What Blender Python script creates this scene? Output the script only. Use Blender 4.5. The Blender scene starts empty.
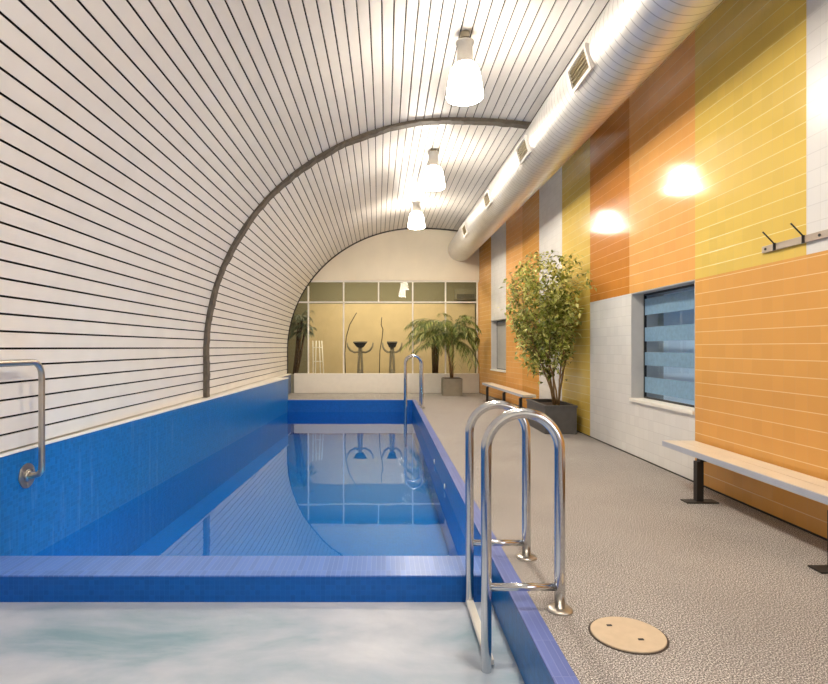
import bpy, bmesh, math, random
from mathutils import Vector, Matrix
random.seed(7)
S = 0.76                       # design units -> metres (100 mm tiles, 100 mm boards)
C = bpy.context.scene.collection
sc = bpy.context.scene

# ------------------------------------------------------------------ materials
def srgb(r, g, b):
    f = lambda c: (c/255/12.92) if c/255 <= .04045 else ((c/255+.055)/1.055)**2.4
    return (f(r), f(g), f(b), 1)
def newmat(name):
    m = bpy.data.materials.new(name); m.use_nodes = True
    nt = m.node_tree; nt.nodes.clear()
    out = nt.nodes.new('ShaderNodeOutputMaterial')
    b = nt.nodes.new('ShaderNodeBsdfPrincipled')
    nt.links.new(b.outputs[0], out.inputs[0])
    return m, nt, b, out
def coord(nt, kind='Object'):
    t = nt.nodes.new('ShaderNodeTexCoord')
    v = nt.nodes.new('ShaderNodeVectorMath'); v.operation = 'SCALE'; v.inputs['Scale'].default_value = 1/S
    nt.links.new(t.outputs[kind], v.inputs[0]); return v.outputs[0]
def noise(nt, vec, scale, detail=3, rough=.5):
    n = nt.nodes.new('ShaderNodeTexNoise'); n.inputs['Scale'].default_value = scale
    n.inputs['Detail'].default_value = detail; n.inputs['Roughness'].default_value = rough
    nt.links.new(vec, n.inputs['Vector']); return n.outputs['Fac']
def ramp(nt, fac, stops):
    r = nt.nodes.new('ShaderNodeValToRGB'); e = r.color_ramp.elements
    e[0].position, e[0].color = stops[0]; e[1].position, e[1].color = stops[1]
    for p, c in stops[2:]:
        k = e.new(p); k.color = c
    nt.links.new(fac, r.inputs[0]); return r.outputs[0]
def bump(nt, h, b, strength, dist=.01):
    n = nt.nodes.new('ShaderNodeBump'); n.inputs['Strength'].default_value = strength
    n.inputs['Distance'].default_value = dist*S
    nt.links.new(h, n.inputs['Height']); nt.links.new(n.outputs[0], b.inputs['Normal'])
    return n
def mixc(nt, fac, a, b, mode='MIX'):
    m = nt.nodes.new('ShaderNodeMix'); m.data_type = 'RGBA'; m.blend_type = mode
    for i, v in ((0, fac), (6, a), (7, b)):
        if hasattr(v, 'is_linked') or hasattr(v, 'links'): nt.links.new(v, m.inputs[i])
        else: m.inputs[i].default_value = v
    return m.outputs[2]
def plain(name, col, rough=.5, metal=0, var=.06, nscale=8, bmp=0, spec=.5):
    m, nt, b, _ = newmat(name)
    v = coord(nt); n = noise(nt, v, nscale, 4)
    d = tuple(c*(1-var) for c in col[:3])+(1,); l = tuple(min(1, c*(1+var)) for c in col[:3])+(1,)
    nt.links.new(ramp(nt, n, [(.3, d), (.7, l)]), b.inputs['Base Color'])
    b.inputs['Roughness'].default_value = rough; b.inputs['Metallic'].default_value = metal
    b.inputs['Specular IOR Level'].default_value = spec
    if bmp: bump(nt, n, b, bmp)
    return m
def tile(name, col, grout, w=.13, h=.13, mortar=.003, rough=.13, axes='YZ', var=.05, bstr=.25, wav=.15, off=(0, 0), streak=None, hj=None, spec=.3):
    m, nt, b, _ = newmat(name)
    v = coord(nt)
    s = nt.nodes.new('ShaderNodeSeparateXYZ'); nt.links.new(v, s.inputs[0])
    cb = nt.nodes.new('ShaderNodeCombineXYZ')
    nt.links.new(s.outputs[axes[0]], cb.inputs[0]); nt.links.new(s.outputs[axes[1]], cb.inputs[1])
    ad = nt.nodes.new('ShaderNodeVectorMath'); ad.operation = 'ADD'; ad.inputs[1].default_value = (off[0], off[1], 0)
    nt.links.new(cb.outputs[0], ad.inputs[0])
    br = nt.nodes.new('ShaderNodeTexBrick'); br.offset = 0; br.squash = 1
    nt.links.new(ad.outputs[0], br.inputs['Vector'])
    br.inputs['Scale'].default_value = 1
    br.inputs['Brick Width'].default_value = w; br.inputs['Row Height'].default_value = h
    br.inputs['Mortar Size'].default_value = mortar; br.inputs['Mortar Smooth'].default_value = .2
    br.inputs['Color1'].default_value = tuple(c*(1-var) for c in col[:3])+(1,)
    br.inputs['Color2'].default_value = tuple(min(1, c*(1+var)) for c in col[:3])+(1,)
    br.inputs['Mortar'].default_value = grout
    colo = br.outputs['Color']
    if hj:
        sz = nt.nodes.new('ShaderNodeSeparateXYZ'); nt.links.new(ad.outputs[0], sz.inputs[0])
        dv = nt.nodes.new('ShaderNodeMath'); dv.operation = 'PINGPONG'; dv.inputs[1].default_value = h/2
        nt.links.new(sz.outputs[1], dv.inputs[0])
        lt = nt.nodes.new('ShaderNodeMath'); lt.operation = 'LESS_THAN'; lt.inputs[1].default_value = .0034
        nt.links.new(dv.outputs[0], lt.inputs[0])
        colo = mixc(nt, lt.outputs[0], colo, hj)
    if streak:                                   # lime deposits running down the wall
        mp = nt.nodes.new('ShaderNodeMapping'); mp.inputs['Scale'].default_value = (6, 6, .35)
        nt.links.new(v, mp.inputs[0]); n = noise(nt, mp.outputs[0], 2.2, 5, .7)
        f = ramp(nt, n, [(.56, (0, 0, 0, 1)), (.80, (.42, .42, .42, 1))])
        colo = mixc(nt, f, colo, streak)
    nt.links.new(colo, b.inputs['Base Color'])
    b.inputs['Roughness'].default_value = rough; b.inputs['Specular IOR Level'].default_value = spec
    inv = nt.nodes.new('ShaderNodeMath'); inv.operation = 'SUBTRACT'; inv.inputs[0].default_value = 1
    nt.links.new(br.outputs['Fac'], inv.inputs[1])
    n2 = noise(nt, v, 5, 2)
    ms = nt.nodes.new('ShaderNodeMath'); ms.operation = 'MULTIPLY_ADD'; ms.inputs[1].default_value = wav
    nt.links.new(n2, ms.inputs[0]); nt.links.new(inv.outputs[0], ms.inputs[2])
    bump(nt, ms.outputs[0], b, bstr, .006)
    return m

GR = srgb(245, 225, 180)
M = {}
def wt(name, c, g, hj, **k): return tile(name, srgb(*c), srgb(*g), hj=srgb(*hj), rough=k.get('rough', .12), var=.03, bstr=k.get('bstr', .2))
M['orange'] = wt('orange_glazed_tile', (222, 164, 88), (218, 165, 96), (238, 202, 146))
M['lightorange'] = wt('pale_orange_glazed_tile', (234, 172, 98), (232, 176, 108), (242, 204, 150))
M['deeporange'] = wt('deep_orange_glazed_tile', (208, 134, 58), (203, 135, 66), (230, 170, 110))
M['midorange'] = wt('amber_glazed_tile', (224, 160, 74), (220, 163, 84), (238, 200, 132))
M['yellow'] = wt('yellow_glazed_tile', (226, 194, 98), (222, 193, 108), (240, 226, 160))
M['white'] = wt('white_glazed_tile', (228, 226, 222), (222, 220, 215), (216, 214, 210), rough=.25, bstr=.08)
M['blue'] = tile('blue_mosaic', srgb(16, 106, 176), srgb(30, 116, 184), .034, .034, .0014, rough=.3, var=.14, bstr=.15, streak=srgb(130, 165, 215))
M['blue_x'] = tile('blue_mosaic_cross', srgb(14, 94, 178), srgb(28, 106, 186), .034, .034, .0014, rough=.28, axes='XZ', var=.10, bstr=.15)
M['blue_floor'] = tile('blue_mosaic_pool_floor', srgb(18, 128, 212), srgb(50, 148, 220), .034, .034, .0014, rough=.35, axes='XY', var=.08, bstr=.2)
M['blue_grey'] = tile('grey_blue_tile', srgb(96, 110, 140), srgb(110, 120, 145), .034, .034, .0014, rough=.4, var=.08, bstr=.2)
M['coping'] = tile('periwinkle_coping_tile', srgb(92, 130, 204), srgb(120, 150, 212), .034, .3, .002, rough=.3, axes='XY', var=.10, bstr=.3)
M['coping_y'] = tile('periwinkle_coping_tile_long', srgb(92, 108, 172), srgb(110, 124, 182), .3, .034, .002, rough=.4, axes='YX', var=.10, bstr=.3)

m, nt, b, _ = newmat('pebble_deck'); v = coord(nt)
n1 = noise(nt, v, 150, 2, .6); n2 = noise(nt, v, 1.3, 4)
c1 = ramp(nt, n1, [(.34, srgb(30, 28, 28)), (.48, srgb(140, 133, 128)), (.55, srgb(170, 162, 156)), (.66, srgb(250, 246, 240))])
c2 = ramp(nt, n2, [(.3, (.82, .82, .82, 1)), (.7, (1, 1, 1, 1))])
nt.links.new(mixc(nt, 1.0, c1, c2, 'MULTIPLY'), b.inputs['Base Color'])
b.inputs['Roughness'].default_value = .75; bump(nt, n1, b, .4, .006); M['deck'] = m

m, nt, b, _ = newmat('galvanised_duct'); v = coord(nt)
s = nt.nodes.new('ShaderNodeSeparateXYZ'); nt.links.new(v, s.inputs[0])
fr = nt.nodes.new('ShaderNodeMath'); fr.operation = 'PINGPONG'; fr.inputs[1].default_value = .055
nt.links.new(s.outputs['Y'], fr.inputs[0])
line = ramp(nt, fr.outputs[0], [(0, (.35, .34, .33, 1)), (.007, (.80, .79, .77, 1))])
n = noise(nt, v, 3, 3)
nt.links.new(mixc(nt, 1.0, line, ramp(nt, n, [(.3, (.93, .93, .93, 1)), (.7, (1, 1, 1, 1))]), 'MULTIPLY'), b.inputs['Base Color'])
b.inputs['Metallic'].default_value = .7; b.inputs['Roughness'].default_value = .42
bump(nt, fr.outputs[0], b, .35, .05); M['duct'] = m

M['slat'] = plain('white_painted_board', srgb(228, 223, 216), .42, var=.03, nscale=3)
M['back'] = plain('dark_backing', srgb(18, 16, 14), .9)
M['rib'] = plain('grey_brown_rib', srgb(98, 88, 76), .7, var=.2, nscale=14, bmp=.3)
M['darktrim'] = plain('dark_trim', srgb(40, 34, 28), .6)
M['plaster'] = plain('cream_plaster', srgb(238, 227, 204), .8, var=.03, nscale=2)
M['whitepaint'] = plain('white_paint', srgb(242, 237, 227), .45, var=.02)
M['tan'] = plain('tan_board', srgb(212, 190, 148), .7, var=.06, nscale=2.5)
M['olive'] = plain('olive_grey_wall', srgb(132, 126, 100), .8, var=.05)
M['greywall'] = plain('grey_plaster', srgb(160, 158, 140), .8)
M['gymfloor'] = plain('gym_floor', srgb(120, 110, 96), .7)
M['steel'] = plain('polished_steel', srgb(205, 207, 210), .16, 1, var=.03)
M['brushed'] = plain('brushed_steel', srgb(188, 182, 172), .32, 1, var=.04)
M['blacksteel'] = plain('black_steel', srgb(28, 24, 22), .45, var=.1)
M['benchtop'] = plain('pale_bench_board', srgb(226, 214, 194), .35, var=.05, nscale=6)
M['benchedge'] = plain('grey_blue_edge_strip', srgb(176, 182, 196), .35, var=.03)
M['planter'] = plain('charcoal_concrete', srgb(82, 80, 80), .7, var=.12, nscale=10, bmp=.1)
M['pot'] = plain('grey_concrete_pot', srgb(140, 132, 116), .75, var=.08)
M['soil'] = plain('soil', srgb(66, 48, 34), .95, var=.3, nscale=30, bmp=.5)
M['bark'] = plain('pale_bark', srgb(150, 120, 78), .8, var=.25, nscale=20)
M['darkbark'] = plain('dark_bark', srgb(88, 66, 42), .85, var=.25, nscale=20)
M['reveal'] = plain('pale_grey_reveal', srgb(190, 188, 186), .5, var=.03)
M['blackframe'] = plain('black_frame', srgb(22, 24, 28), .4)
M['frost'] = plain('frosted_glass_band', srgb(122, 158, 186), .28, var=.12, nscale=22)
M['bluepanel'] = plain('blue_panel', srgb(72, 104, 140), .6, var=.2, nscale=3)
M['lid'] = plain('beige_lid', srgb(198, 178, 150), .6, var=.05, nscale=20)
M['lidrim'] = plain('dark_seam', srgb(70, 58, 48), .7)
M['mesh'] = plain('grille_mesh', srgb(150, 136, 104), .5, .5)
M['railbeige'] = plain('beige_painted_metal', srgb(186, 172, 156), .4, .3)
M['blind'] = plain('pale_grey_blind', srgb(176, 174, 168), .6)
M['gymgrey'] = plain('gym_grey_plastic', srgb(150, 140, 120), .5)
M['housing'] = plain('grey_lamp_housing', srgb(170, 166, 160), .35, .6)
M['acgrey'] = plain('grey_ac_casing', srgb(128, 122, 98), .6)

def leafmat(name, dark, mid, light):
    m, nt, b, out = newmat(name); v = coord(nt)
    g = nt.nodes.new('ShaderNodeNewGeometry')
    col = ramp(nt, g.outputs['Random Per Island'], [(0, dark), (1, light), (.5, mid)])
    nt.links.new(col, b.inputs['Base Color']); b.inputs['Roughness'].default_value = .45
    tr = nt.nodes.new('ShaderNodeBsdfTranslucent'); nt.links.new(col, tr.inputs[0])
    mx = nt.nodes.new('ShaderNodeMixShader'); mx.inputs[0].default_value = .3
    nt.links.new(b.outputs[0], mx.inputs[1]); nt.links.new(tr.outputs[0], mx.inputs[2]); nt.links.new(mx.outputs[0], out.inputs[0])
    return m
M['leaf'] = leafmat('ficus_leaf', srgb(86, 98, 30), srgb(164, 170, 74), srgb(236, 230, 150))
M['palm'] = leafmat('palm_leaf', srgb(62, 80, 36), srgb(118, 134, 66), srgb(184, 184, 112))
M['greyleaf'] = leafmat('grey_green_leaf', srgb(90, 98, 72), srgb(130, 136, 106), srgb(170, 172, 140))

def glassmat(name, tint, refl=1.0, ior=1.5, rough=0.0, ripple=None):
    m, nt, b, out = newmat(name); nt.nodes.remove(b)
    t = nt.nodes.new('ShaderNodeBsdfTransparent'); t.inputs[0].default_value = tint
    g = nt.nodes.new('ShaderNodeBsdfGlossy'); g.inputs['Roughness'].default_value = rough
    g.inputs['Color'].default_value = (refl*.85, refl*.95, refl, 1) if ripple else (refl, refl, refl, 1)
    f = nt.nodes.new('ShaderNodeFresnel'); f.inputs['IOR'].default_value = ior
    mx = nt.nodes.new('ShaderNodeMixShader')
    ge = nt.nodes.new('ShaderNodeNewGeometry'); fm = nt.nodes.new('ShaderNodeMath'); fm.operation = 'SUBTRACT'; fm.use_clamp = True
    nt.links.new(f.outputs[0], fm.inputs[0]); nt.links.new(ge.outputs['Backfacing'], fm.inputs[1])
    nt.links.new(fm.outputs[0], mx.inputs[0]); nt.links.new(t.outputs[0], mx.inputs[1]); nt.links.new(g.outputs[0], mx.inputs[2])
    nt.links.new(mx.outputs[0], out.inputs[0])
    if ripple:
        v = coord(nt); n = noise(nt, v, ripple[0], 2)
        bp = nt.nodes.new('ShaderNodeBump'); bp.inputs['Strength'].default_value = ripple[1]; bp.inputs['Distance'].default_value = .01
        nt.links.new(n, bp.inputs['Height']); nt.links.new(bp.outputs[0], g.inputs['Normal']); nt.links.new(bp.outputs[0], f.inputs['Normal'])
    return m
M['glass'] = glassmat('clear_glass', (.93, .94, .9, 1), ior=1.32)
M['darkglass'] = glassmat('dark_window_glass', (.85, .93, 1, 1), ior=1.45)
M['water'] = glassmat('pool_water', (.40, .84, .96, 1), refl=.98, ior=1.62, rough=.01, ripple=(1.6, .05))

m, nt, b, out = newmat('spa_foam'); v = coord(nt)
mp = nt.nodes.new('ShaderNodeMapping'); mp.inputs['Scale'].default_value = (.7, 1.5, 1); mp.inputs['Location'].default_value = (3.3, 1.2, 0)
nt.links.new(v, mp.inputs[0])
n = nt.nodes.new('ShaderNodeTexNoise'); n.inputs['Scale'].default_value = 1.1; n.inputs['Detail'].default_value = 8; n.inputs['Roughness'].default_value = .56; n.inputs['Distortion'].default_value = .35
nt.links.new(mp.outputs[0], n.inputs['Vector'])
nt.links.new(ramp(nt, n.outputs['Fac'], [(.30, srgb(128, 158, 172)), (.43, srgb(166, 180, 194)), (.52, srgb(184, 192, 204)), (.66, srgb(204, 209, 218))]), b.inputs['Base Color'])
b.inputs['Roughness'].default_value = .8
nf = noise(nt, v, 9, 5, .6); bump(nt, nf, b, .25, .02)
M['foam'] = m

def emis(name, col, st):
    m, nt, b, out = newmat(name)
    b.inputs['Base Color'].default_value = (.9, .9, .88, 1)
    b.inputs['Emission Color'].default_value = col; b.inputs['Emission Strength'].default_value = st
    b.inputs['Roughness'].default_value = .3
    v = coord(nt, 'Object'); w = noise(nt, v, 20, 2); bump(nt, w, b, .1)
    return m
M['shade'] = emis('glowing_prismatic_shade', (1, .90, .76, 1), 38)

M['bluepanel'] = emis('blue_glow_panel', (.16, .30, .50, 1), .13)  # blue glow added behind the panes to lighten their dark bands
M['lens'] = emis('added_lamp_lens', (.7, .9, 1, 1), 6)  # glowing face of the lamps added below the water
# ------------------------------------------------------------------ mesh builder (design units, world coordinates)
ORG = {}
class MB:
    def __init__(s): s.bm = bmesh.new(); s.sm = False; s.mi = 0
    def face(s, pts):
        vs = [s.bm.verts.new(p) for p in pts]; f = s.bm.faces.new(vs); f.smooth = s.sm; f.material_index = s.mi; return f
    def hexa(s, p):      # p: 4 bottom + 4 top
        v = [s.bm.verts.new(q) for q in p]
        for i in ((3, 2, 1, 0), (4, 5, 6, 7), (0, 1, 5, 4), (1, 2, 6, 5), (2, 3, 7, 6), (3, 0, 4, 7)):
            f = s.bm.faces.new([v[k] for k in i]); f.material_index = s.mi
        return s
    def box(s, x0, x1, y0, y1, z0, z1, bev=0):
        n0 = len(s.bm.verts)
        s.hexa([(x0, y0, z0), (x1, y0, z0), (x1, y1, z0), (x0, y1, z0), (x0, y0, z1), (x1, y0, z1), (x1, y1, z1), (x0, y1, z1)])
        if bev:
            s.bm.verts.ensure_lookup_table(); vs = set(s.bm.verts[n0:])
            es = [e for e in s.bm.edges if e.verts[0] in vs and e.verts[1] in vs]
            bmesh.ops.bevel(s.bm, geom=es, offset=bev, segments=2, affect='EDGES', profile=.5)
        return s
    def tube(s, pts, r, seg=12, caps=True):
        pts = [Vector(p) for p in pts]; n = len(pts)
        rr = r if isinstance(r, (list, tuple)) else [r]*n
        rings = []; up = None
        for i, p in enumerate(pts):
            t = (pts[min(i+1, n-1)]-pts[max(i-1, 0)]).normalized()
            if up is None:
                up = Vector((0, 1, 0)) if abs(t.y) < .9 else Vector((0, 0, 1))
            a = (up - t*up.dot(t)).normalized(); up = a; bb = t.cross(a)
            rings.append([s.bm.verts.new(p+(a*math.cos(2*math.pi*k/seg)+bb*math.sin(2*math.pi*k/seg))*rr[i]) for k in range(seg)])
        for i in range(n-1):
            for k in range(seg):
                f = s.bm.faces.new((rings[i][k], rings[i][(k+1) % seg], rings[i+1][(k+1) % seg], rings[i+1][k])); f.smooth = True; f.material_index = s.mi
        if caps:
            s.bm.faces.new(rings[0][::-1]).material_index = s.mi; s.bm.faces.new(rings[-1]).material_index = s.mi
        return s
    def lathe(s, cx, cy, prof, seg=32, smooth=True, cap0=True, cap1=True):   # prof: (r,z)
        rings = []
        for r, z in prof:
            rings.append([s.bm.verts.new((cx+r*math.cos(2*math.pi*k/seg), cy+r*math.sin(2*math.pi*k/seg), z)) for k in range(seg)])
        for i in range(len(prof)-1):
            for k in range(seg):
                f = s.bm.faces.new((rings[i][k], rings[i][(k+1) % seg], rings[i+1][(k+1) % seg], rings[i+1][k])); f.smooth = smooth; f.material_index = s.mi
        if cap0: s.bm.faces.new(rings[0][::-1]).material_index = s.mi
        if cap1: s.bm.faces.new(rings[-1]).material_index = s.mi
        return s
    def build(s, name, mats, parent=None, origin=None, rnorm=True):
        if parent is not None: org = ORG[parent.name]
        else: org = Vector(origin or (0, 0, 0))
        bmesh.ops.translate(s.bm, verts=s.bm.verts, vec=-org)
        if rnorm: bmesh.ops.recalc_face_normals(s.bm, faces=s.bm.faces)
        me = bpy.data.meshes.new(name); s.bm.to_mesh(me); s.bm.free()
        if not isinstance(mats, (list, tuple)): mats = [mats]
        for m_ in mats: me.materials.append(m_)
        o = bpy.data.objects.new(name, me); C.objects.link(o)
        if parent is not None: o.parent = parent
        else: o.location = org
        ORG[o.name] = org
        return o
def tag(o, label=None, cat=None, group=None, kind=None):
    if label: o['label'] = label
    if cat: o['category'] = cat
    if group: o['group'] = group
    if kind: o['kind'] = kind
    return o
def thing(name, loc, label, cat, group=None):
    o = bpy.data.objects.new(name, None); C.objects.link(o); o.location = loc; o.empty_display_size = .1
    ORG[o.name] = Vector(loc); return tag(o, label, cat, group)
def copy_tree(o, parent=None):
    c = o.copy(); C.objects.link(c)
    if parent is not None: c.parent = parent
    for ch in list(o.children): copy_tree(ch, c)
    return c
def struct(o): o['kind'] = 'structure'; return o

# ------------------------------------------------------------------ place dimensions
XL = -2.92; XW = 3.2; YE = 17.4; YB = -2.5; XP = .71; XC = .81
YD0, YD1 = 3.816, 4.17; YP = 15.07; YS = .9; ZW = -.32; ZC = .57
CX, CZ, AL, AR, BZ = 1.08, 1.3, 4.0, 6.0, 3.78
def D(y): return 0 if y < 9.1 else -(y-9.1)*.0145
def Xw(y): return XW if y < 13.25 else XW-.0795*(y-13.25)
# vault profile, sampled finely then by arc length
fine = [(XL, ZC+.03+i*(CZ-ZC-.03)/40) for i in range(40)]
fine += [(CX-AL*math.cos(a), CZ+BZ*math.sin(a)) for a in [i*math.pi/2/600 for i in range(600)]]
fine += [(CX+AR*math.sin(a), CZ+BZ*math.cos(a)) for a in [i*.001 for i in range(0, 376)]]
cum = [0]
for i in range(1, len(fine)): cum.append(cum[-1]+math.dist(fine[i], fine[i-1]))
LT = cum[-1]
def prof(s, off=0):
    s = max(0, min(LT-1e-6, s)); lo, hi = 0, len(cum)-1
    while hi-lo > 1:
        m_ = (lo+hi)//2
        if cum[m_] <= s: lo = m_
        else: hi = m_
    t = (s-cum[lo])/max(1e-9, cum[hi]-cum[lo]); a, b_ = fine[lo], fine[hi]
    x = a[0]+(b_[0]-a[0])*t; z = a[1]+(b_[1]-a[1])*t
    l = math.dist(a, b_) or 1; nx, nz = -(b_[1]-a[1])/l, (b_[0]-a[0])/l    # outward
    return (x+nx*off, z+nz*off)

# vault boards
PITCH, GAP = .132, .017
mb = MB()
nsl = int(LT/PITCH)
for ya, yb in ((YB, 9.06), (9.14, YE)):
    for i in range(nsl):
        s0, s1 = i*PITCH+GAP/2, (i+1)*PITCH-GAP/2
        a0, a1, b0, b1 = prof(s0), prof(s1), prof(s0, .02), prof(s1, .02)
        q = []
        for y in (ya, yb):
            d = D(y); q.append([(a0[0]+d, y, a0[1]), (a1[0]+d, y, a1[1]), (b1[0]+d, y, b1[1]), (b0[0]+d, y, b0[1])])
        mb.hexa(q[0]+q[1])
ceil = struct(mb.build('ceiling', M['slat']))
mb = MB()
N = 90
for ya, yb in ((YB, 9.1), (9.1, YE)):
    for i in range(N):
        s0, s1 = LT*i/N, LT*(i+1)/N
        a0, a1, b0, b1 = prof(s0, .04), prof(s1, .04), prof(s0, .12), prof(s1, .12)
        q = []
        for y in (ya, yb):
            d = D(y); q.append([(a0[0]+d, y, a0[1]), (a1[0]+d, y, a1[1]), (b1[0]+d, y, b1[1]), (b0[0]+d, y, b0[1])])
        mb.hexa(q[0]+q[1])
mb.build('ceiling_backing', M['back'], ceil)
# ribs
def rib(name, y0, y1, inner, outer, mat, jit):
    mb = MB(); n = 150; r = random.Random(3); prev = None; j = 0
    for i in range(n+1):
        s = LT*i/n; j = .7*j+.3*r.uniform(-jit, jit)*2
        a, b_ = prof(s, -inner+j), prof(s, outer)
        j2 = j*.8; d = D((y0+y1)/2)
        ring = [mb.bm.verts.new(p) for p in ((a[0]+d, y0-j2, a[1]), (a[0]+d, y1+j2, a[1]), (b_[0]+d, y1, b_[1]), (b_[0]+d, y0, b_[1]))]
        if prev:
            for k in range(4): mb.bm.faces.new((prev[k], prev[(k+1) % 4], ring[(k+1) % 4], ring[k]))
        else: mb.bm.faces.new(ring)
        prev = ring
    mb.bm.faces.new(prev[::-1])
    return struct(mb.build(name, mat))
rib('trim_1', 9.02, 9.18, .055, .035, M['rib'], .018)
rib('trim_2', YE-.05, YE-.001, .03, .035, M['darktrim'], 0)

# ------------------------------------------------------------------ floor, basin
mb = MB()
mb.box(XC, 3.6, YB, YP+.1, -.25, 0)
mb.box(XL-.3, 3.6, YP+.1, YE+.2, -.25, 0)
mb.box(XL-.3, XC, YB, YS-.1, -.25, 0)
struct(mb.build('floor', M['deck']))
mb = MB()          # pool basin: left tall wall, right wall, far wall, floor
mb.mi = 0
dl = lambda y: XL if y < 4.5 else XL+.0275*(y-4.5)
ds = lambda y: XL+D(y)
YT = YP+.1
for ya, yb in ((YS-.1, 4.5), (4.5, 9.1), (9.1, YT)):
    mb.hexa([(ds(ya)-.25, ya, -1.7), (dl(ya), ya, -1.7), (dl(yb), yb, -1.7), (ds(yb)-.25, yb, -1.7),
             (ds(ya)-.25, ya, ZC), (dl(ya), ya, ZC), (dl(yb), yb, ZC), (ds(yb)-.25, yb, ZC)])
mb.mi = 3; mb.hexa([(ds(YT)-.25, YT, .0005), (-2.93, YT, .0005), (-2.93, YE, .0005), (ds(YE)-.25, YE, .0005), (ds(YT)-.25, YT, ZC), (-2.93, YT, ZC), (-2.93, YE, ZC), (ds(YE)-.25, YE, ZC)]); mb.mi = 0
mb.box(XP, XC-.001, YS, YP+.1, -1.7, -.012)
mb.mi = 1
mb.box(XL-.2, XC-.001, YP, YP+.099, -1.7, -.012)
mb.box(XL, XP, YS-.099, YS, -1.7, -.012)
mb.mi = 2
mb.box(XL+.0, XP, YD1+.0005, YP, -1.69, -.92); mb.box(XL-.2, XC, YS-.1, YP+.1, -1.9, -1.7)
basin = struct(mb.build('pool_basin', [M['blue'], M['blue_x'], M['blue_floor'], M['blue_grey']]))
mb = MB(); mb.box(XL, XP-.001, YD0, YD1, -1.7, -.15)
struct(mb.build('pool_divider_wall', M['blue_x']))
mb = MB(); mb.box(XL, XP-.001, YD0-.004, YD1+.004, -.1499, -.138, .003)
struct(mb.build('divider_coping', M['coping']))
mb = MB(); mb.box(XP-.006, XC, YS, YP+.1, -.0119, .002, .003)
mb.mi = 1; mb.box(XL-.1, XP-.007, YP-.006, YP+.099, -.0119, .002, .003)
mb.box(XL+.001, XP-.007, YS-.099, YS+.006, -.0119, .002, .003)
struct(mb.build('pool_coping', [M['coping_y'], M['coping']]))
mb = MB()          # cream ledge along the tall blue wall
for ya, yb, xa, xb in ((YB, 4.5, dl(0), dl(4.5)), (4.5, 9.1, dl(4.5), dl(9.1)), (9.1, YT, dl(9.1), dl(YT)), (YT+.0005, YE, -2.93, -2.93)):
    q = [(ds(ya)-.1, ya), (xa+.012, ya), (xb+.012, yb), (ds(yb)-.1, yb)]
    mb.hexa([(x, y, ZC+.0005) for x, y in q]+[(x, y, ZC+.024) for x, y in q])
struct(mb.build('trim_3', M['whitepaint']))
mb = MB(); mb.hexa([(XL-.25, YB, -.01), (XL, YB, -.01), (XL, YS-.1, -.01), (XL-.25, YS-.1, -.01), (XL-.25, YB, ZC), (XL, YB, ZC), (XL, YS-.1, ZC), (XL-.25, YS-.1, ZC)])
struct(mb.build('wall_left', M['blue']))

# water
mb = MB()
mb.face([(XL, YD1, ZW), (XP, YD1, ZW), (XP, YP, ZW), (dl(YP), YP, ZW), (XL, 4.5, ZW)])
o = mb.build('pool_water', M['water'], origin=(0, 9, ZW))
tag(o, 'still clear blue water of the long pool mirroring the slatted vault', 'water', kind='stuff')
mb = MB(); nx, ny = 70, 60
from mathutils import noise as mn
vv = [[mb.bm.verts.new((XL+(XP-XL)*i/nx, YS+(YD0-YS)*j/ny,
       ZW+.03*mn.fractal(Vector((XL+(XP-XL)*i/nx*1.0, (YS+(YD0-YS)*j/ny)*1.3, .5))*1.3, 1, 2, 4)*min(1, min(i, nx-i, j+9, ny-j)/5))) for i in range(nx+1)] for j in range(ny+1)]
for j in range(ny):
    for i in range(nx):
        f = mb.bm.faces.new((vv[j][i], vv[j][i+1], vv[j+1][i+1], vv[j+1][i])); f.smooth = True
o = mb.build('spa_foam', M['foam'], origin=(0, 2, ZW))
tag(o, 'white churning foam on the spa water in the foreground', 'foam', kind='stuff')

# ------------------------------------------------------------------ right wall
mats = ['orange', 'lightorange', 'deeporange', 'midorange', 'yellow', 'white']
mb = MB()
def seg(ya, yb, z0, z1, m_):
    mb.mi = mats.index(m_); T = .45
    xa, xb = Xw(ya), Xw(yb)
    mb.hexa([(xa, ya, z0), (xa+T, ya, z0), (xb+T, yb, z0), (xb, yb, z0), (xa, ya, z1), (xa+T, ya, z1), (xb+T, yb, z1), (xb, yb, z1)])
ZT, ZM = 5.0, 2.106
seg(YB, -2.1, -.2, ZT, 'yellow'); seg(-2.1, .9, -.2, .8, 'deeporange'); seg(-2.1, .9, 3.2, ZT, 'deeporange'); seg(.9, 1.3, -.2, ZT, 'deeporange'); seg(1.3, 2.8, -.2, ZM, 'orange'); seg(1.3, 2.8, ZM, ZT, 'lightorange')
seg(2.8, 5.85, -.2, ZM, 'orange'); seg(2.8, 4.30, ZM, ZT, 'white'); seg(4.30, 5.85, ZM, ZT, 'yellow')
seg(5.85, 7.38, -.2, .71, 'white'); seg(5.85, 7.43, ZM, ZT, 'lightorange'); seg(7.38, 8.86, -.2, ZM, 'white')
seg(7.43, 8.86, ZM, ZT, 'deeporange'); seg(8.86, 10.27, -.2, ZT, 'yellow'); seg(10.27, 11.8, -.2, ZT, 'white')
seg(11.8, 13.25, -.2, ZT, 'midorange'); seg(13.25, 14.57, -.2, ZT, 'lightorange')
seg(14.57, 16.02, -.2, .76, 'orange'); seg(14.57, 16.02, 2.16, ZT, 'white'); seg(16.02, YE+.3, -.2, ZT, 'orange')
struct(mb.build('wall_right', [M[k] for k in mats]))
mb = MB()
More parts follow.
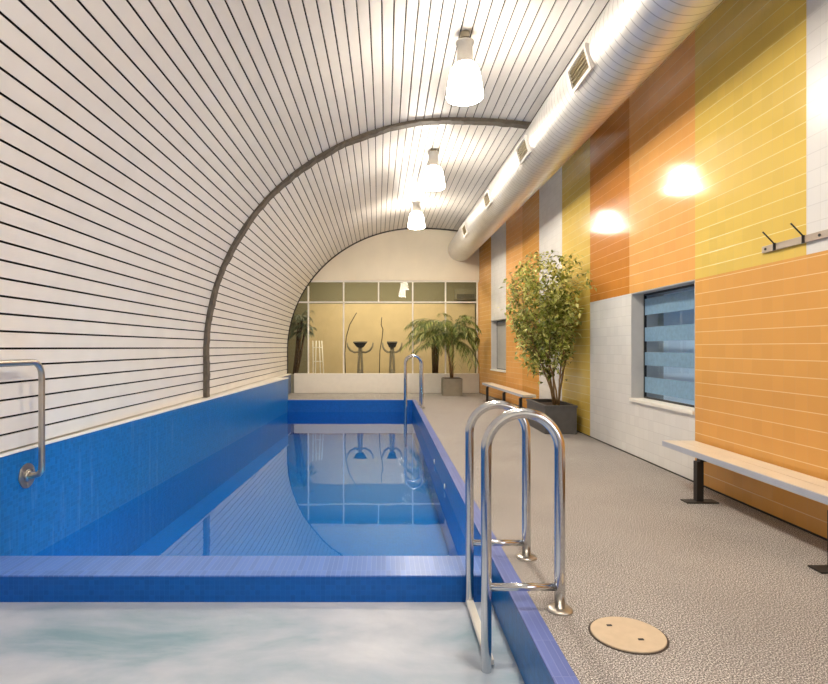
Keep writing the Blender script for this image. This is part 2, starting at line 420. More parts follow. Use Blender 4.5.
for ya, yb in ((YB, 13.25), (13.25, YE)):
    mb.hexa([(Xw(ya)-.01, ya, .0005), (Xw(ya)-.0005, ya, .0005), (Xw(yb)-.0005, yb, .0005), (Xw(yb)-.01, yb, .0005),
             (Xw(ya)-.01, ya, .014), (Xw(ya)-.0005, ya, .014), (Xw(yb)-.0005, yb, .014), (Xw(yb)-.01, yb, .014)])
struct(mb.build('shadow_strip_right', M['darktrim']))  # dark strip standing in for the shadow gap at the wall foot

def wall_window(name, y0, y1, z0, z1, depth, bands, bm_):
    xw = min(Xw(y0), Xw(y1))
    L = .012
    mb = MB()
    fx = lambda y, d: Xw(y)+d
    def slab(ya, yb, za, zb, d0, d1):
        mb.hexa([(fx(ya, d0), ya, za), (fx(ya, d1), ya, za), (fx(yb, d1), yb, za), (fx(yb, d0), yb, za),
                 (fx(ya, d0), ya, zb), (fx(ya, d1), ya, zb), (fx(yb, d1), yb, zb), (fx(yb, d0), yb, zb)])
    e = .0008
    slab(y0+e, y1-e, z1-L, z1-e, .001, .44); slab(y0+e, y0+L, z0+L, z1-L, .001, .44); slab(y1-L, y1-e, z0+L, z1-L, .001, .44)
    slab(y0+e, y1-e, z0+e, z0+L, .001, .44)
    w = struct(mb.build(name, M['reveal'], origin=(xw, y0, z0)))
    mb = MB(); slab(y0+L, y1-L, z0+L, z0+L+.022, -.02, depth); slab(y0, y1, z0-.006, z0+L+.015, -.028, -.0005)
    mb.build('sill', M['whitepaint'], w)
    mb = MB(); fw = .022
    a, b_, c, d_ = y0+L, y1-L, z0+L+.022, z1-L
    for q in ((a, b_, c, c+fw), (a, b_, d_-fw, d_), (a, a+fw, c+fw, d_-fw), (b_-fw, b_, c+fw, d_-fw)): slab(*q, depth, depth+.03)
    mb.build('window_frame', M['blackframe'], w)
    mb = MB(); slab(a+fw, b_-fw, c+fw, d_-fw, depth+.012, depth+.018); mb.build('window_pane', M['darkglass'], w)
    for za, zb in bands:
        mb = MB(); slab(a+fw, b_-fw, za, zb, depth+.006, depth+.0115)
        mb.build('frosted_band' if bm_ == 'frost' else 'blind', M[bm_], w)
    mb = MB(); slab(y0+L, y1-L, z0+L, z1-L, .42, .435)
    mb.build('glow_panel', M['bluepanel'], w)  # glowing panel added behind the glass
    return w
wall_window('window_1', 5.85, 7.38, .71, ZM, .16, [(1.82, 2.03), (1.48, 1.66), (1.17, 1.34), (.82, 1.02)], 'frost')
wall_window('window_2', 14.57, 16.02, .76, 2.16, .16, [(.82, 2.11)], 'blind')

mb = MB(); e = .002
for ya, yb, za, zb in ((-2.1+e, .9-e, .8+e, .86), (-2.1+e, .9-e, 3.14, 3.2-e), (-2.1+e, -2.04, .86, 3.14), (.84, .9-e, .86, 3.14), (-1.12, -1.06, .86, 3.14), (-.12, -.06, .86, 3.14)):
    mb.box(XW+.10, XW+.16, ya, yb, za, zb)
w3 = struct(mb.build('window_3', M['whitepaint'], origin=(XW, -.6, .8)))
mb = MB(); mb.box(XW+.125, XW+.13, -2.05, .85, .85, 3.15); mb.build('glass_panes', M['glass'], w3)
mb = MB(); mb.box(XL-.3, 3.6, YB-.2, YB, -.2, 5.2)
struct(mb.build('wall_back', M['plaster']))

# ------------------------------------------------------------------ far wall
dE = D(YE)
ZR, ZTr, ZPa = 3.47, 2.80, .60
pts = [(prof(LT*i/200, .03)[0]+dE, prof(LT*i/200, .03)[1]) for i in range(201)]
top = [p for p in pts if p[1] > ZR and p[0] < Xw(YE)+.1]
top = [(top[0][0]-.02, ZR)]+top+[(Xw(YE)+.1, top[-1][1]), (Xw(YE)+.1, ZR)]
mb = MB()
def prism(mb, poly, y0, y1):
    a = [mb.bm.verts.new((p[0], y0, p[1])) for p in poly]; b_ = [mb.bm.verts.new((p[0], y1, p[1])) for p in poly]
    mb.bm.faces.new(a); mb.bm.faces.new(b_[::-1])
    for i in range(len(poly)):
        j = (i+1) % len(poly); mb.bm.faces.new((a[i], b_[i], b_[j], a[j]))
prism(mb, top, YE, YE+.15)
struct(mb.build('wall_far', M['plaster']))
mb = MB(); mb.box(-2.83, Xw(YE)-.002, YE-.02, YE+.13, .0005, ZPa, .004)
struct(mb.build('wall_far_parapet', M['whitepaint']))
mb = MB(); mb.box(-3.15, -2.831, YE+.02, YE+.13, .0005, ZPa-.03); struct(mb.build('wall_far_return', M['greywall']))
low = [p for p in pts if ZPa < p[1] < ZR and p[0] < 0]
poly = [(low[0][0], ZPa)]+low+[(2.80, ZR-.001), (2.80, ZPa)]
mb = MB(); prism(mb, [(x, z) for x, z in poly], YE+.07, YE+.078)
def xarch(z): return CX-AL*math.sqrt(max(0, 1-((z-CZ)/BZ)**2))+dE if z > CZ else XL+dE
mf = MB(); w = .042
mf.box(xarch(ZR), 2.86, YE+.04, YE+.11, ZR-.05, ZR-.0005)
mf.box(xarch(ZTr)-.02, 2.82, YE+.042, YE+.108, ZTr-.022, ZTr+.022)
for x, z1 in ((-2.40, min(ZR-.05, 3.30)), (-1.31, ZR-.05), (.825, ZR-.05), (1.84, ZR-.05), (2.82, ZR-.05)):
    mf.box(x-w/2, x+w/2, YE+.041, YE+.109, ZPa+.001, z1)
mf.box(-.23-w/2, -.23+w/2, YE+.041, YE+.109, ZTr+.022, ZR-.05)
gw = struct(mf.build('window_4', M['whitepaint']))
mb.build('glass_panes', M['glass'], gw)

# room behind the glass
mb = MB(); mb.box(-4.6, 4.2, YE+.2, 21.2, -.25, 0); struct(mb.build('gym_floor', M['gymfloor']))
mb = MB(); mb.box(-2.85, 3.3, 21.0, 21.05, 0, 3.02); struct(mb.build('trim_4', M['tan']))
mb = MB(); mb.box(-4.6, 4.2, 21.06, 21.2, 0, 4.4); mb.box(4.0, 4.2, YE+.3, 21.06, 0, 4.4); mb.box(-4.6, -4.4, YE+.2, 21.06, 0, 4.4)
mb.box(-4.4, -3.3, YE+.2, YE+.3, 0, 4.4)
struct(mb.build('gym_wall', M['olive']))
mb = MB(); mb.box(-4.6, 4.2, YE+.2, 21.2, 4.4, 4.5); struct(mb.build('gym_ceiling', M['olive']))

# ------------------------------------------------------------------ duct
du_x, du_z, du_r = 2.41, 4.43, .38
mb = MB()
rings = []
ys = [YB+.01]+[YB+.2+i*.5 for i in range(24)]+[9.1]+[10+i*.6 for i in range(13)]+[YE-.003]
ys = sorted(set(y for y in ys if y <= YE-.003))
for y in ys:
    rings.append([mb.bm.verts.new((du_x+D(y)+du_r*math.cos(2*math.pi*k/64), y, du_z+du_r*math.sin(2*math.pi*k/64))) for k in range(64)])
for i in range(len(ys)-1):
    for k in range(64):
        f = mb.bm.faces.new((rings[i][k], rings[i][(k+1) % 64], rings[i+1][(k+1) % 64], rings[i+1][k])); f.smooth = True
mb.bm.faces.new(rings[0]); mb.bm.faces.new(rings[-1][::-1])
duct = mb.build('ventilation_duct', M['duct'], origin=(du_x, 0, du_z))
tag(duct, 'long round silver spiral ventilation duct running below the vault beside the tiled wall', 'duct')
# hangers tie the duct to the vault
for y in (3.9, 7.1, 10.2, 13.0, 16.2):
    mb = MB(); x = du_x+D(y)+.1; zt = CZ+BZ*math.sqrt(1-((x-D(y)-CX)/AR)**2)
    mb.box(x-.012, x+.012, y-.015, y+.015, du_z+du_r*.93, zt+.01)
    mb.build('hanger', M['brushed'], duct)
def grille(yc, ln, parent):
    a0, a1 = math.radians(181), math.radians(209)
    dx = D(yc)
    def P(a, y, r): return (du_x+dx+r*math.cos(a), y, du_z+r*math.sin(a))
    def patch(mb, a0, a1, y0, y1, r0, r1):
        mb.hexa([P(a0, y0, r0), P(a1, y0, r0), P(a1, y1, r0), P(a0, y1, r0), P(a0, y0, r1), P(a1, y0, r1), P(a1, y1, r1), P(a0, y1, r1)])
    y0, y1 = yc-ln/2, yc+ln/2; da = math.radians(4.5); dy = .035; rr = du_r*1.02
    mb = MB()
    patch(mb, a0-da, a0, y0-dy, y1+dy, du_r*.96, rr+.03); patch(mb, a1, a1+da, y0-dy, y1+dy, du_r*.96, rr+.03)
    patch(mb, a0, a1, y0-dy, y0, du_r*.96, rr+.03); patch(mb, a0, a1, y1, y1+dy, du_r*.96, rr+.03)
    fr_ = mb.build('grille_frame', M['whitepaint'], parent)
    mb = MB(); patch(mb, a0, a1, y0, y1, du_r*.975, du_r*.985)
    n = 16
    for i in range(n):
        y = y0+(i+.5)*ln/n; patch(mb, a0, a1, y-.004, y+.004, du_r*.985, rr+.012)
    for i in range(5):
        a = a0+(a1-a0)*(i+.5)/5; patch(mb, a-.008, a+.008, y0, y1, du_r*.985, rr+.01)
    mb.build('grille_mesh', M['mesh'], fr_)
for yc in (3.1, 5.95, 8.4, 11.2, 14.1): grille(yc, .5, duct)

# ------------------------------------------------------------------ pendant lamps
def make_lamp(x, y):
    zb = 4.30; zc = CZ+BZ
    t = thing('pendant_lamp', (x, y, zb), '', 'lamp', None)
    mb = MB(); pr = [(.205, zb+.01), (.212, zb+.03), (.205, zb+.08), (.186, zb+.22), (.164, zb+.33), (.118, zb+.40)]
    mb.lathe(x, y, pr, 36, True, False, False)
    mb.lathe(x, y, [(r-.008, z) for r, z in pr], 36, True, False, False)
    # fluted outside: thin vertical ridges
    for k in range(36):
        a = 2*math.pi*k/36; mb.tube([(x+r*math.cos(a), y+r*math.sin(a), z) for r, z in pr[1:]], .004, 5)
    mb.build('shade', M['shade'], t)
    mb = MB(); mb.lathe(x, y, [(.0, zb+.004), (.10, zb), (.206, zb+.014), (.2, zb+.02), (.10, zb+.006), (0, zb+.01)], 36, True, False, False)
    mb.build('diffuser', M['shade'], t)
    mb = MB(); mb.lathe(x, y, [(.118, zb+.40), (.095, zb+.43), (.088, zb+.64), (.11, zb+.645), (.11, zb+.665), (.07, zb+.68)], 28)
    mb.build('housing', M['housing'], t)
    mb = MB(); mb.tube([(x, y, zb+.68), (x, y, zc-.03)], .016, 10); mb.lathe(x, y, [(.055, zc-.07), (.06, zc-.03), (.06, zc-.002)], 20)
    mb.tube([(x-.03, y, zb+.72), (x+.03, y, zb+.72)], .02, 10)
    mb.build('mount', M['gymgrey'], t)
    return t
lamp = make_lamp(.92, 6.6)
lab = {2.6: 'white glass pendant lamp above the spa end, nearest the photographer and out of frame',
       6.6: 'nearest and largest glowing white pendant lamp hanging from the slatted vault',
       10.5: 'middle glowing white pendant lamp hanging just beyond the dark rib',
       14.3: 'farthest and smallest glowing pendant lamp, in front of the end wall arch'}
lamp['label'] = lab[6.6]; lamp['group'] = 'pendant lamps along the vault'
lamps = [lamp]
for x, y, z in ((.88, 10.5, 4.35), (.77, 14.3, 4.42), (.93, 2.6, 4.30)):
    l = copy_tree(lamp); l.location = (x, y, z)
    l['label'] = lab.get(y, 'white glass pendant lamp behind the photographer'); lamps.append(l)

# ------------------------------------------------------------------ ladders
def ladder(label, rails, zbot, treads, rt=.028):
    xm, ym = rails[0][1], (rails[0][2]+rails[1][2])/2
    t = thing('pool_ladder', (xm, ym, 0), label, 'pool ladder')
    for (xa, xb, y, ztop, zbar) in rails:
        r = (xb-xa)/2; zc = ztop-r; xc = (xa+xb)/2
        pts = [(xb, y, 0.0)]+[(xb, y, zc*k/4) for k in range(1, 4)]+[(xc+r*math.cos(a), y, zc+r*math.sin(a)) for a in [math.pi*i/28 for i in range(29)]]
        pts += [(xa, y, zc-(zc-zbot)*k/6) for k in range(1, 7)]
        mb = MB(); mb.tube(pts, rt, 20); h = mb.build('handrail', M['steel'], t)
        mb = MB(); mb.lathe(xb, y, [(.068, .0005), (.068, .008), (.06, .014), (.03, .018)], 28); mb.build('floor_flange', M['brushed'], h)
        if zbar is not None:
            mb = MB(); mb.tube([(xa+rt*.5, y, zbar), (xb-rt*.5, y, zbar)], rt*.72, 14); mb.build('crossbar', M['steel'], t)
    xa, y0, y1 = (rails[0][0]+rails[1][0])/2, rails[0][2], rails[1][2]
    for z in treads:
        mb = MB(); mb.box(xa-.012, xa+.036, min(y0, y1)+rt*.6, max(y0, y1)-rt*.6, z-.03, z, .006)
        for k in range(5): mb.box(xa-.008+.008*k, xa-.004+.008*k, min(y0, y1)+rt, max(y0, y1)-rt, z, z+.003)
        mb.build('tread', M['whitepaint'], t)
    return t
ladder('large double-looped chrome ladder in the foreground, over the edge of the foaming spa',
       [(.534, .926, 3.01, 1.05, .124), (.556, .934, 3.76, 1.021, .10)], -1.3, [-.272, -.55, -.85, -1.15])
ladder('small distant chrome pool ladder at the far right corner of the long pool',
       [(.46, .84, 13.1, 1.21, None), (.46, .84, 13.75, 1.21, None)], -.9, [-.55, -.78])

for x in (-1.6, -.4):  # lamps added out of view to brighten the pool water
    t = thing('added_underwater_light', (x, YD1, -.62), 'round lamp added underwater on the hidden side of the divider wall to brighten the pool', 'added underwater light', 'added underwater lamps on the divider wall')
    mb = MB(); mb.tube([(x, YD1+.0005, -.62), (x, YD1+.03, -.62)], [.11, .10], 28); mb.build('bezel', M['brushed'], t)
    mb = MB(); mb.tube([(x, YD1+.0305, -.62), (x, YD1+.04, -.62)], [.085, .075], 28); mb.build('lens', M['lens'], t)
for y, l in ((6.8, 'nearer'), (8.27, 'farther')):  # small white discs just above the waterline
    t = tag(MB().tube([(XP-.0005, y, -.27), (XP-.012, y, -.27)], [.035, .03], 20).build('wall_disc', M['whitepaint'], origin=(XP, y, -.27)),
            'small white round disc on the right pool wall, '+l+' of the two', 'wall fitting')
# ------------------------------------------------------------------ grab rail on the left wall
t = thing('wall_grab_rail', (XL, 4.587, .35), 'chrome grab rail bolted to the tall blue tiled wall at left', 'grab rail')
xr = XL+.125; yf, yn = 4.587, 2.2; zt, zb = 1.286, .36
pts = [(XL+.004, yf, zb), (XL+.06, yf, zb), (XL+.10, yf+.0, zb+.012), (xr, yf, zb+.045), (xr, yf, zb+.10), (xr, yf, .8), (xr, yf, zt-.12)]
for i in range(1, 7):
    a = math.pi/2*i/6; pts.append((xr, yf-.12*(1-math.cos(a)), zt-.12+.12*math.sin(a)))
for i in range(0, 7):
    a = math.pi/2*i/6; pts.append((xr, yn+.12*(1-math.sin(a)), zt-.12+.12*math.cos(a)))
pts += [(xr, yn, .8), (xr, yn, zb+.10), (xr, yn, zb+.045), (XL+.10, yn, zb+.012), (XL+.06, yn, zb), (XL+.004, yn, zb)]
mb = MB(); mb.tube(pts, .024, 16); mb.build('rail', M['brushed'], t)
for y in (yf, yn):
    mb = MB(); mb.tube([(XL+.0005, y, zb), (XL+.012, y, zb)], .10, 32); mb.tube([(XL+.012, y, zb), (XL+.03, y, zb)], [.05, .034], 24)
    for k in range(3):
        a = k*2.094+.5; mb.tube([(XL+.012, y+.072*math.cos(a), zb+.072*math.sin(a)), (XL+.018, y+.072*math.cos(a), zb+.072*math.sin(a))], .01, 10)
    mb.build('wall_flange', M['brushed'], t)

# ------------------------------------------------------------------ benches
def bench(label, y0, y1, x0a, x0b, width, legs, plates=True):
    """y0 near end, y1 far end; x0a/x0b front edge x at near/far end"""
    t = thing('wall_bench', ((x0a+x0b)/2, (y0+y1)/2, 0), label, 'bench', 'pale benches along the tiled wall')
    fx = lambda y: x0a+(x0b-x0a)*(y-y0)/(y1-y0)
    z0, z1 = .40, .45
    mb = MB()
    def slab(a0, a1, za, zb):
        mb.hexa([(fx(y0)+a0, y0, za), (fx(y0)+a1, y0, za), (fx(y1)+a1, y1, za), (fx(y1)+a0, y1, za),
                 (fx(y0)+a0, y0, zb), (fx(y0)+a1, y0, zb), (fx(y1)+a1, y1, zb), (fx(y1)+a0, y1, zb)])
    slab(.013, width*.5-.003, z0, z1); slab(width*.5+.003, width, z0, z1)
    mb.build('seat', M['benchtop'], t)
    mb = MB(); slab(0, .012, z0-.002, z1-.003); mb.build('edge_strip', M['benchedge'], t)
    for y in legs:
        x = fx(y); mb = MB()
        mb.box(x-.015, x+.045, y-.03, y+.03, .012, z0-.03)
        mb.box(x-.005+.02, x+width-.02, y-.03, y+.03, z0-.03, z0-.003)
        mb.build('leg', M['blacksteel'], t)
        mb = MB(); mb.box(x-.12, x+.17, y-.06, y+.06, .0005, .012, .003); mb.build('foot_plate', M['darktrim'] if plates else M['blacksteel'], t)
    return t
bench('pale board bench on black steel legs under the coat hooks, nearest at right', .9, 5.77, 2.80, 2.82, .33, [5.12, 3.55, 1.98])
bench('small distant pale bench against the amber tiles beyond the planter', 11.3, 15.3, 2.73, 2.60, .27, [11.5, 12.9, 14.7], False)

# ------------------------------------------------------------------ coat hooks
t = thing('coat_rack', (XW, 4.5, 2.2), 'beige metal coat hook rail screwed to the yellow and white tiles', 'coat rack')
mb = MB(); mb.box(XW-.022, XW-.0005, 2.6, 4.78, 2.196, 2.252, .003); mb.build('rail', M['railbeige'], t)
for y in (4.62, 4.30, 3.66, 3.34, 2.9):
    mb = MB(); mb.tube([(XW-.026, y, 2.20), (XW-.03, y, 2.252), (XW-.045, y, 2.268), (XW-.12, y, 2.345)], .006, 8)
    mb.box(XW-.03, XW-.0215, y-.012, y+.012, 2.194, 2.254); mb.build('hook', M['blacksteel'], t)
for y in (4.73, 4.14, 3.5, 2.86):
    mb = MB(); mb.tube([(XW-.0225, y, 2.224), (XW-.028, y, 2.224)], .011, 12); mb.build('screw', M['blacksteel'], t)

# ------------------------------------------------------------------ floor lid
t = thing('access_lid', (1.178, 2.753, 0), 'round beige access lid with two slots set in the pebble deck', 'lid')
mb = MB(); mb.lathe(1.178, 2.753, [(.182, .0006), (.182, .002), (.17, .002)], 48); mb.build('rim', M['lidrim'], t)
mb = MB(); mb.lathe(1.178, 2.753, [(.172, .0022), (.172, .007), (.168, .009)], 48); mb.build('cover', M['lid'], t)
for px, py in ((609.3, 627.2), (641, 641.4)):
    Y = 791/(py-347.5); X = (px-386)/565*Y
    mb = MB(); mb.box(X-.013, X+.013, Y-.007, Y+.007, .0091, .0102, .002); mb.build('slot', M['blackframe'], t)

# ------------------------------------------------------------------ leaves
def leaf(mb, p, d, up, L, W):
    d = d.normalized(); side = d.cross(up)
    if side.length < 1e-3: side = d.cross(Vector((1, 0, 0)))
    side.normalize(); n = side.cross(d)
    a = mb.bm.verts.new(p); l1 = mb.bm.verts.new(p+d*L*.45+side*W/2+n*W*.15); r1 = mb.bm.verts.new(p+d*L*.45-side*W/2+n*W*.15)
    m_ = mb.bm.verts.new(p+d*L*.5); e = mb.bm.verts.new(p+d*L-n*L*.12)
    for q in ((a, r1, m_), (a, m_, l1), (r1, e, m_), (m_, e, l1)):
        mb.bm.faces.new(q)
R = random.Random(11)
t = thing('potted_ficus', (2.82, 9.7, 0), 'tall leafy yellow-green ficus tree in a charcoal box planter against the wall', 'potted tree')
PX0, PX1, PY0, PY1, PH = 2.57, 3.08, 9.12, 10.3, .458
mb = MB()
mb.box(PX0, PX1, PY0, PY1, .0005, .03, .004)
mb.box(PX0, PX0+.035, PY0, PY1, .03, PH, .005); mb.box(PX1-.035, PX1, PY0, PY1, .03, PH, .005)
mb.box(PX0+.035, PX1-.035, PY0, PY0+.035, .03, PH, .005); mb.box(PX0+.035, PX1-.035, PY1-.035, PY1, .03, PH, .005)
pl = mb.build('planter', M['planter'], t)
mb = MB(); mb.box(PX0-.012, PX1+.012, PY0-.012, PY0+.04, PH-.03, PH+.006, .003); mb.box(PX0-.012, PX1+.012, PY1-.04, PY1+.012, PH-.03, PH+.006, .003)
mb.box(PX0-.012, PX0+.04, PY0+.04, PY1-.04, PH-.03, PH+.006, .003); mb.box(PX1-.04, PX1+.012, PY0+.04, PY1-.04, PH-.03, PH+.006, .003)
mb.build('rim', M['planter'], pl)
mb = MB(); mb.box(PX0+.036, PX1-.036, PY0+.036, PY1-.036, .031, PH-.05); mb.build('soil', M['soil'], t)
tips = []
mb = MB()
def branch(p, d, L, r, depth):
    n = 5; pts = [Vector(p)]; dd = Vector(d).normalized()
    for i in range(n):
        dd = (dd+Vector((R.uniform(-.16, .16), R.uniform(-.16, .16), R.uniform(-.02, .12)))).normalized()
        q = pts[-1]+dd*L/n
        q.x = min(q.x, XW-.13); pts.append(q)
    mb.tube(pts, [r*(1-.55*i/n) for i in range(n+1)], 7 if depth else 9)
    for q in pts[2:]: tips.append((q, dd.copy(), depth))
    if depth < 2:
        for k in range(5 if depth == 0 else 4):
            q = pts[R.randint(2, n)]; a = R.uniform(0, 6.283); sp = .75 if depth == 0 else .9
            branch(q, dd+Vector((math.cos(a)*sp*.75-.08, math.sin(a)*sp, R.uniform(.05, .6))), L*R.uniform(.4, .62), r*.5, depth+1)
for k in range(9):
    a = 2*math.pi*k/9+R.uniform(-.3, .3)
    bx, by = 2.9+.035*math.cos(a), 9.62+.08*math.sin(a)
    branch((bx, by, PH-.06), (.09*math.cos(a)-.13, .17*math.sin(a)-.05, 1), R.uniform(1.1, 1.6), .016, 0)
mb.build('stems', M['bark'], t)
# crown: leaf clusters kept inside an open vase-shaped crown
mb = MB(); cnt = 0
def crown_ok(q):
    z = (q.z-.80)/(2.95-.80)
    if z < 0 or z > 1: return False
    a_ = math.atan2(q.y-9.45, q.x-2.64)
    r = (.46+.95*z if z < .45 else .84+.16*math.sin((z-.45)*3)) if z < .8 else .88*math.sqrt(max(0, 1-((z-.8)/.2)**2*.75))
    dx, dy = (q.x-2.64)/.58, (q.y-9.45)/1.15
    return dx*dx+dy*dy < (r*(1+.16*math.sin(3*a_+9*z)+.10*math.sin(7*a_-13*z)))**2 and q.x < XW-.09
def cluster(c, n, spread):
    global cnt
    for i in range(n):
        q = c+Vector((R.gauss(0, spread), R.gauss(0, spread), R.gauss(0, spread)))
        if not crown_ok(q): continue
        d = Vector((R.uniform(-1, 1), R.uniform(-1, 1), R.uniform(-.9, .4)))
        L = R.uniform(.07, .12)
        if q.x+L > XW-.02: continue
        leaf(mb, q, d, Vector((R.uniform(-.5, .5), R.uniform(-.5, .5), 1)), L, R.uniform(.038, .058)); cnt += 1
for q, dd, depth in tips:
    if depth > 0: cluster(q, 6, .08)
for i in range(230):
    q = Vector((R.uniform(2.05, 3.1), R.uniform(8.3, 10.6), R.uniform(.98, 2.95)))
    if crown_ok(q): cluster(q, 14, .07)
for zz, yy, xx in ((2.42, 8.35, 2.98), (2.36, 8.45, 3.0), (2.75, 9.0, 2.98), (2.85, 9.5, 2.6), (2.2, 9.6, 2.12), (2.7, 10.0, 2.5), (1.2, 9.6, 2.75), (.98, 9.5, 2.9), (1.05, 9.4, 2.6)):
    for i in range(26):
        q = Vector((xx+R.gauss(0, .07), yy+R.gauss(0, .09), zz+R.gauss(0, .09)))
        if q.x > XW-.12: continue
        leaf(mb, q, Vector((R.uniform(-1, 1), R.uniform(-1, 1), R.uniform(-.9, .3))), Vector((0, 0, 1)), R.uniform(.055, .09), .04)
mb.build('foliage', M['leaf'], t, rnorm=False)

def frond(mb, p0, az, L, rise, droop, nl=15, ll=.34, xmax=9):
    """arched midrib with drooping leaflets"""
    pts = []; dirh = Vector((math.cos(az), math.sin(az), 0))
    for i in range(13):
        s = i/12; pts.append(p0+dirh*L*s*(1-.12*s)+Vector((0, 0, rise*s*1.6-droop*s*s)))
    pts = [Vector((min(p.x, xmax), p.y, p.z)) for p in pts]
    mb.tube(pts, [.009*(1-.7*i/12) for i in range(13)], 5)
    for i in range(nl):
        s = .22+.78*i/(nl-1); k = min(11, int(s*12)); f = s*12-k
        q = pts[k].lerp(pts[k+1], f); tng = (pts[k+1]-pts[k]).normalized()
        side = tng.cross(Vector((0, 0, 1))).normalized()
        for sg in (-1, 1):
            l = ll*(1-.55*abs(s-.45)); d = (side*sg*.75+tng*.6+Vector((0, 0, -.35+R.uniform(-.2, .2)))).normalized()
            a = q; m_ = q+d*l*.5; e = q+d*l*.95+Vector((0, 0, -l*.28)); wv = d.cross(Vector((0, 0, 1))).normalized()*.017
            v = [mb.bm.verts.new(x) for x in (a, m_+wv, e, m_-wv)]; mb.bm.faces.new(v)
def palm(name, label, x, y, potw, poth, stem_h, nfr, L, spread, leafm, lean=0, zmax=None, part_pot=True, seed=1, barkm='bark', stemr=.02, ymax=99, xmax=9):
    global R
    R = random.Random(seed)
    t = thing(name, (x, y, 0), label, 'potted palm')
    h = potw/2
    mb = MB()
    b0 = .99
    mb.hexa([(x-h*b0, y-h*b0, .0005), (x+h*b0, y-h*b0, .0005), (x+h*b0, y+h*b0, .0005), (x-h*b0, y+h*b0, .0005), (x-h, y-h, poth), (x+h, y-h, poth), (x+h, y+h, poth), (x-h, y+h, poth)])
    pot = mb.build('pot', M['pot'], t)
    mb = MB(); mb.box(x-h+.03, x+h-.03, y-h+.03, y+h-.03, poth+.0005, poth+.012); mb.build('soil', M['soil'], t)
    ms, mf_ = MB(), MB()
    for k in range(4):
        a = k*1.57+.4; tp = Vector((x+lean+.10*math.cos(a), y+.08*math.sin(a), poth+stem_h*(1+.12*k)))
        p0 = Vector((x+.03*math.cos(a), y+.03*math.sin(a), poth))
        ms.tube([p0, p0.lerp(tp, .5)+Vector((lean*.1, 0, 0)), tp], [stemr, stemr*.85, stemr*.6], 8)
        for i in range(nfr):
            az = spread[0]+(spread[1]-spread[0])*(i+R.uniform(.2, .8))/nfr+k*.4
            frond(mf_, tp, az, L*R.uniform(.7, 1.1)*(1-.22*math.cos(az)), R.uniform(.25, .75)*L, R.uniform(.5, 1.0)*L, xmax=xmax)
    for v in mf_.bm.verts:
        if v.co.y > ymax: v.co.y = ymax-R.uniform(0, .05)
        if v.co.x > xmax+.05: v.co.x = xmax+.05-R.uniform(0, .05)
    ms.build('stem', M[barkm], t); mf_.build('fronds', leafm, t, rnorm=False)
    return t
palm('potted_palm', 'arching green palm in a square grey pot standing before the white parapet', 1.93, 16.6, .56, .50, .98, 13, 1.25, (0, 6.283), M['palm'], seed=5, stemr=.025, lean=-.04, ymax=17.3, xmax=2.72)
palm('potted_palm', 'palm with a dark trunk behind the end glass, half hidden by the nearer palm', 1.62, 18.6, .5, .45, 1.1, 6, .85, (0, 6.283), M['palm'], seed=9, barkm='darkbark', stemr=.07)
palm('potted_palm', 'grey-green plant with a leaning trunk behind the leftmost end pane', -2.95, 18.2, .4, .40, 1.45, 5, .42, (0, 6.283), M['greyleaf'], lean=.22, seed=4, barkm='darkbark', stemr=.05)

# ------------------------------------------------------------------ gym equipment behind the glass
def trainer(x, y, label, wide, rod):
    t = thing('exercise_machine', (x, y, 0), label, 'exercise machine', 'exercise machines behind the end glass')
    mb = MB(); mb.box(x-.3, x+.3, y-.06, y+.06, .0005, .08, .015); mb.box(x-.06, x+.06, y-.5, y+.5, .02, .10, .015); mb.box(x-.3, x+.3, y+.44, y+.56, .0005, .08, .015)
    mb.build('base', M['blacksteel'], t)
    mb = MB(); mb.lathe(x, y+.25, [(.02, .3), (.02, .3)], 8) if False else None
    mb.tube([(x-.05, y+.25, .42), (x+.05, y+.25, .42)], .28, 28); mb.build('flywheel', M['gymgrey'], t)
    mb = MB()
    mb.tube([(x-.07, y, .08), (x-.06, y-.02, .8), (x-.03, y-.06, 1.40)], [.05, .042, .036], 12)
    mb.tube([(x+.07, y, .08), (x+.055, y-.02, .8), (x+.03, y-.06, 1.40)], [.05, .042, .036], 12)
    mb.build('upright', M['gymgrey'], t)
    mb = MB(); mb.hexa([(x-.10, y-.16, 1.40), (x+.10, y-.16, 1.40), (x+.10, y+.0, 1.40), (x-.10, y+.0, 1.40), (x-.23*wide, y-.2, 1.56), (x+.23*wide, y-.2, 1.56), (x+.23*wide, y+.06, 1.60), (x-.23*wide, y+.06, 1.60)])
    mb.build('console', M['blacksteel'], t)
    for sg in (-1, 1):
        mb = MB(); mb.tube([(x+sg*.05, y-.08, 1.26), (x+sg*.18*wide, y-.12, 1.24), (x+sg*.32*wide, y-.16, 1.31), (x+sg*.40*wide, y-.18, 1.43), (x+sg*.42*wide, y-.18, 1.56)], [.03, .034, .034, .028, .022], 10)
        mb.build('handlebar', M['gymgrey'], t)
    if rod:
        mb = MB(); mb.tube([(x+p[0], y+.15, p[1]) for p in rod], .014, 8); mb.build('swing_arm', M['darktrim'], t)
    for sg in (-1, 1):
        mb = MB(); mb.box(x+sg*.14-.05, x+sg*.14+.05, y-.2, y+.1, .3, .33, .01); mb.tube([(x+sg*.06, y+.2, .40), (x+sg*.14, y, .32)], .02, 8); mb.build('pedal', M['blacksteel'], t)
    return t
trainer(-.84, 18.5, 'left exercise machine with a wide dark console behind the end glass', 1.0,
        [(-.50, .55), (-.52, 1.2), (-.47, 1.75), (-.36, 2.15), (-.13, 2.55)])
trainer(.20, 18.5, 'right exercise machine with a narrow console behind the end glass', .75,
        [(-.42, .5), (-.40, 1.3), (-.33, 1.7), (-.30, 2.0), (-.36, 2.15), (-.34, 2.4)])
t = thing('folding_rack', (-2.2, 18.3, 0), 'white folded tubular rack leaning behind the left end glass', 'rack')
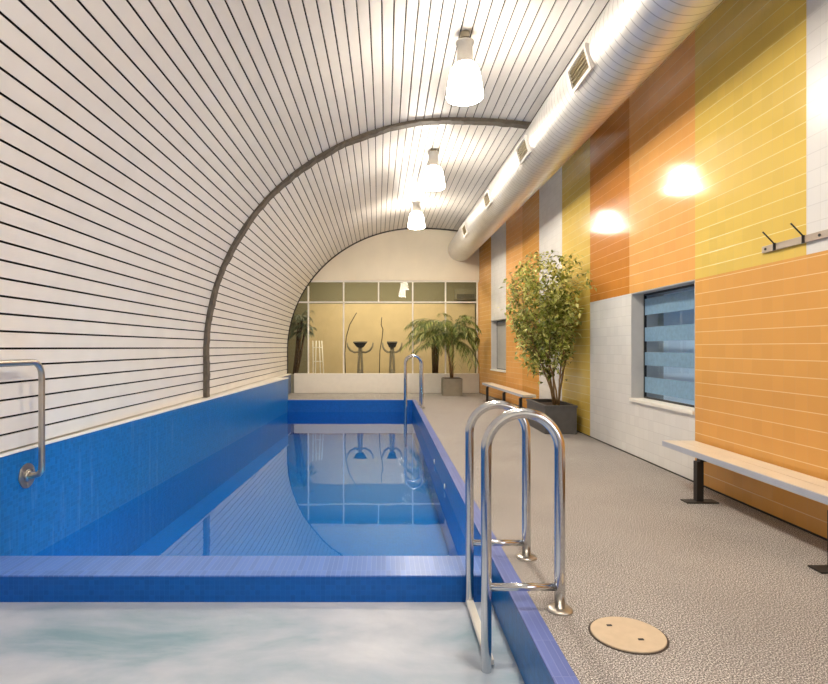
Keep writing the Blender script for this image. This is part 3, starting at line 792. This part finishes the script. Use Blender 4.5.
for dx0, dx1, yy in ((-.17, -.14, 18.2), (-.07, -.10, 18.26), (.02, .10, 18.32), (.10, .20, 18.36)):
    mb = MB(); mb.tube([(-2.2+dx1, yy, .02), (-2.2+dx0, yy+.1, 1.62)], .018, 8); mb.build('pole', M['whitepaint'], t)
for z in (.5, .95, 1.4):
    mb = MB(); mb.tube([(-2.36, 18.25, z), (-2.08, 18.38, z)], .012, 8); mb.build('crossbar', M['whitepaint'], t)
t = thing('air_conditioner', (2.9, 20.8, 3.16), 'grey wall-mounted air conditioner seen through the top right end pane', 'air conditioner')
mb = MB(); mb.box(2.55, 3.3, 20.75, 21.055, 3.16, 3.56, .02); mb.build('casing', M['acgrey'], t)
mb = MB()
for k in range(5): mb.box(2.6, 3.25, 20.742, 20.751, 3.2+.035*k, 3.215+.035*k)
mb.build('vent', M['blacksteel'], t)

# ------------------------------------------------------------------ lights
def area(name, loc, rot, sx, sy, watts, col, shape='RECTANGLE'):
    l = bpy.data.lights.new(name, 'AREA'); l.shape = shape; l.size = sx*S; l.size_y = sy*S; l.energy = watts; l.color = col
    o = bpy.data.objects.new(name, l); C.objects.link(o); o.location = loc; o.rotation_euler = rot; return o
WARM = (1, .89, .74)
for l in lamps:
    x, y, z = l.location
    area('lamp_beam', (x, y, z-.012), (0, 0, 0), .4, .4, 38, WARM, 'DISK')
area('daylight', (XW+.06, -.6, 2.0), (0, math.radians(90), 0), 2.2, 2.8, 58, (.74, .85, 1))
for x in (-1.6, -.4): area('added_underwater_beam', (x, YD1+.06, -.62), (math.radians(90), 0, 0), .2, .2, 7, (.5, .95, 1), 'DISK')  # unseen fill added under the surface to brighten the water
area('gym_light', (0, 19.0, 4.38), (0, 0, 0), 5, 1.6, 130, (1, .86, .66))
w = bpy.data.worlds.new('world'); sc.world = w; w.use_nodes = True
w.node_tree.nodes['Background'].inputs[0].default_value = (.55, .62, .75, 1); w.node_tree.nodes['Background'].inputs[1].default_value = .4

# ------------------------------------------------------------------ camera
cam = bpy.data.cameras.new('camera'); co = bpy.data.objects.new('camera', cam); C.objects.link(co)
co.location = (0, 0, 1.4); co.rotation_euler = (math.radians(90), 0, 0)
cam.sensor_width = 36; cam.lens = 36*565/828
cam.shift_x = (414-386)/828; cam.shift_y = (347.5-342)/828
cam.clip_start = .02
sc.camera = co

# design units -> metres
for me in bpy.data.meshes: me.transform(Matrix.Scale(S, 4))
for o in bpy.data.objects: o.location = o.location*S
sc.view_settings.view_transform = 'Standard'; sc.view_settings.look = 'None'
sc.view_settings.gamma = 1; sc.view_settings.use_curve_mapping = False
sc.view_settings.exposure = 0.15
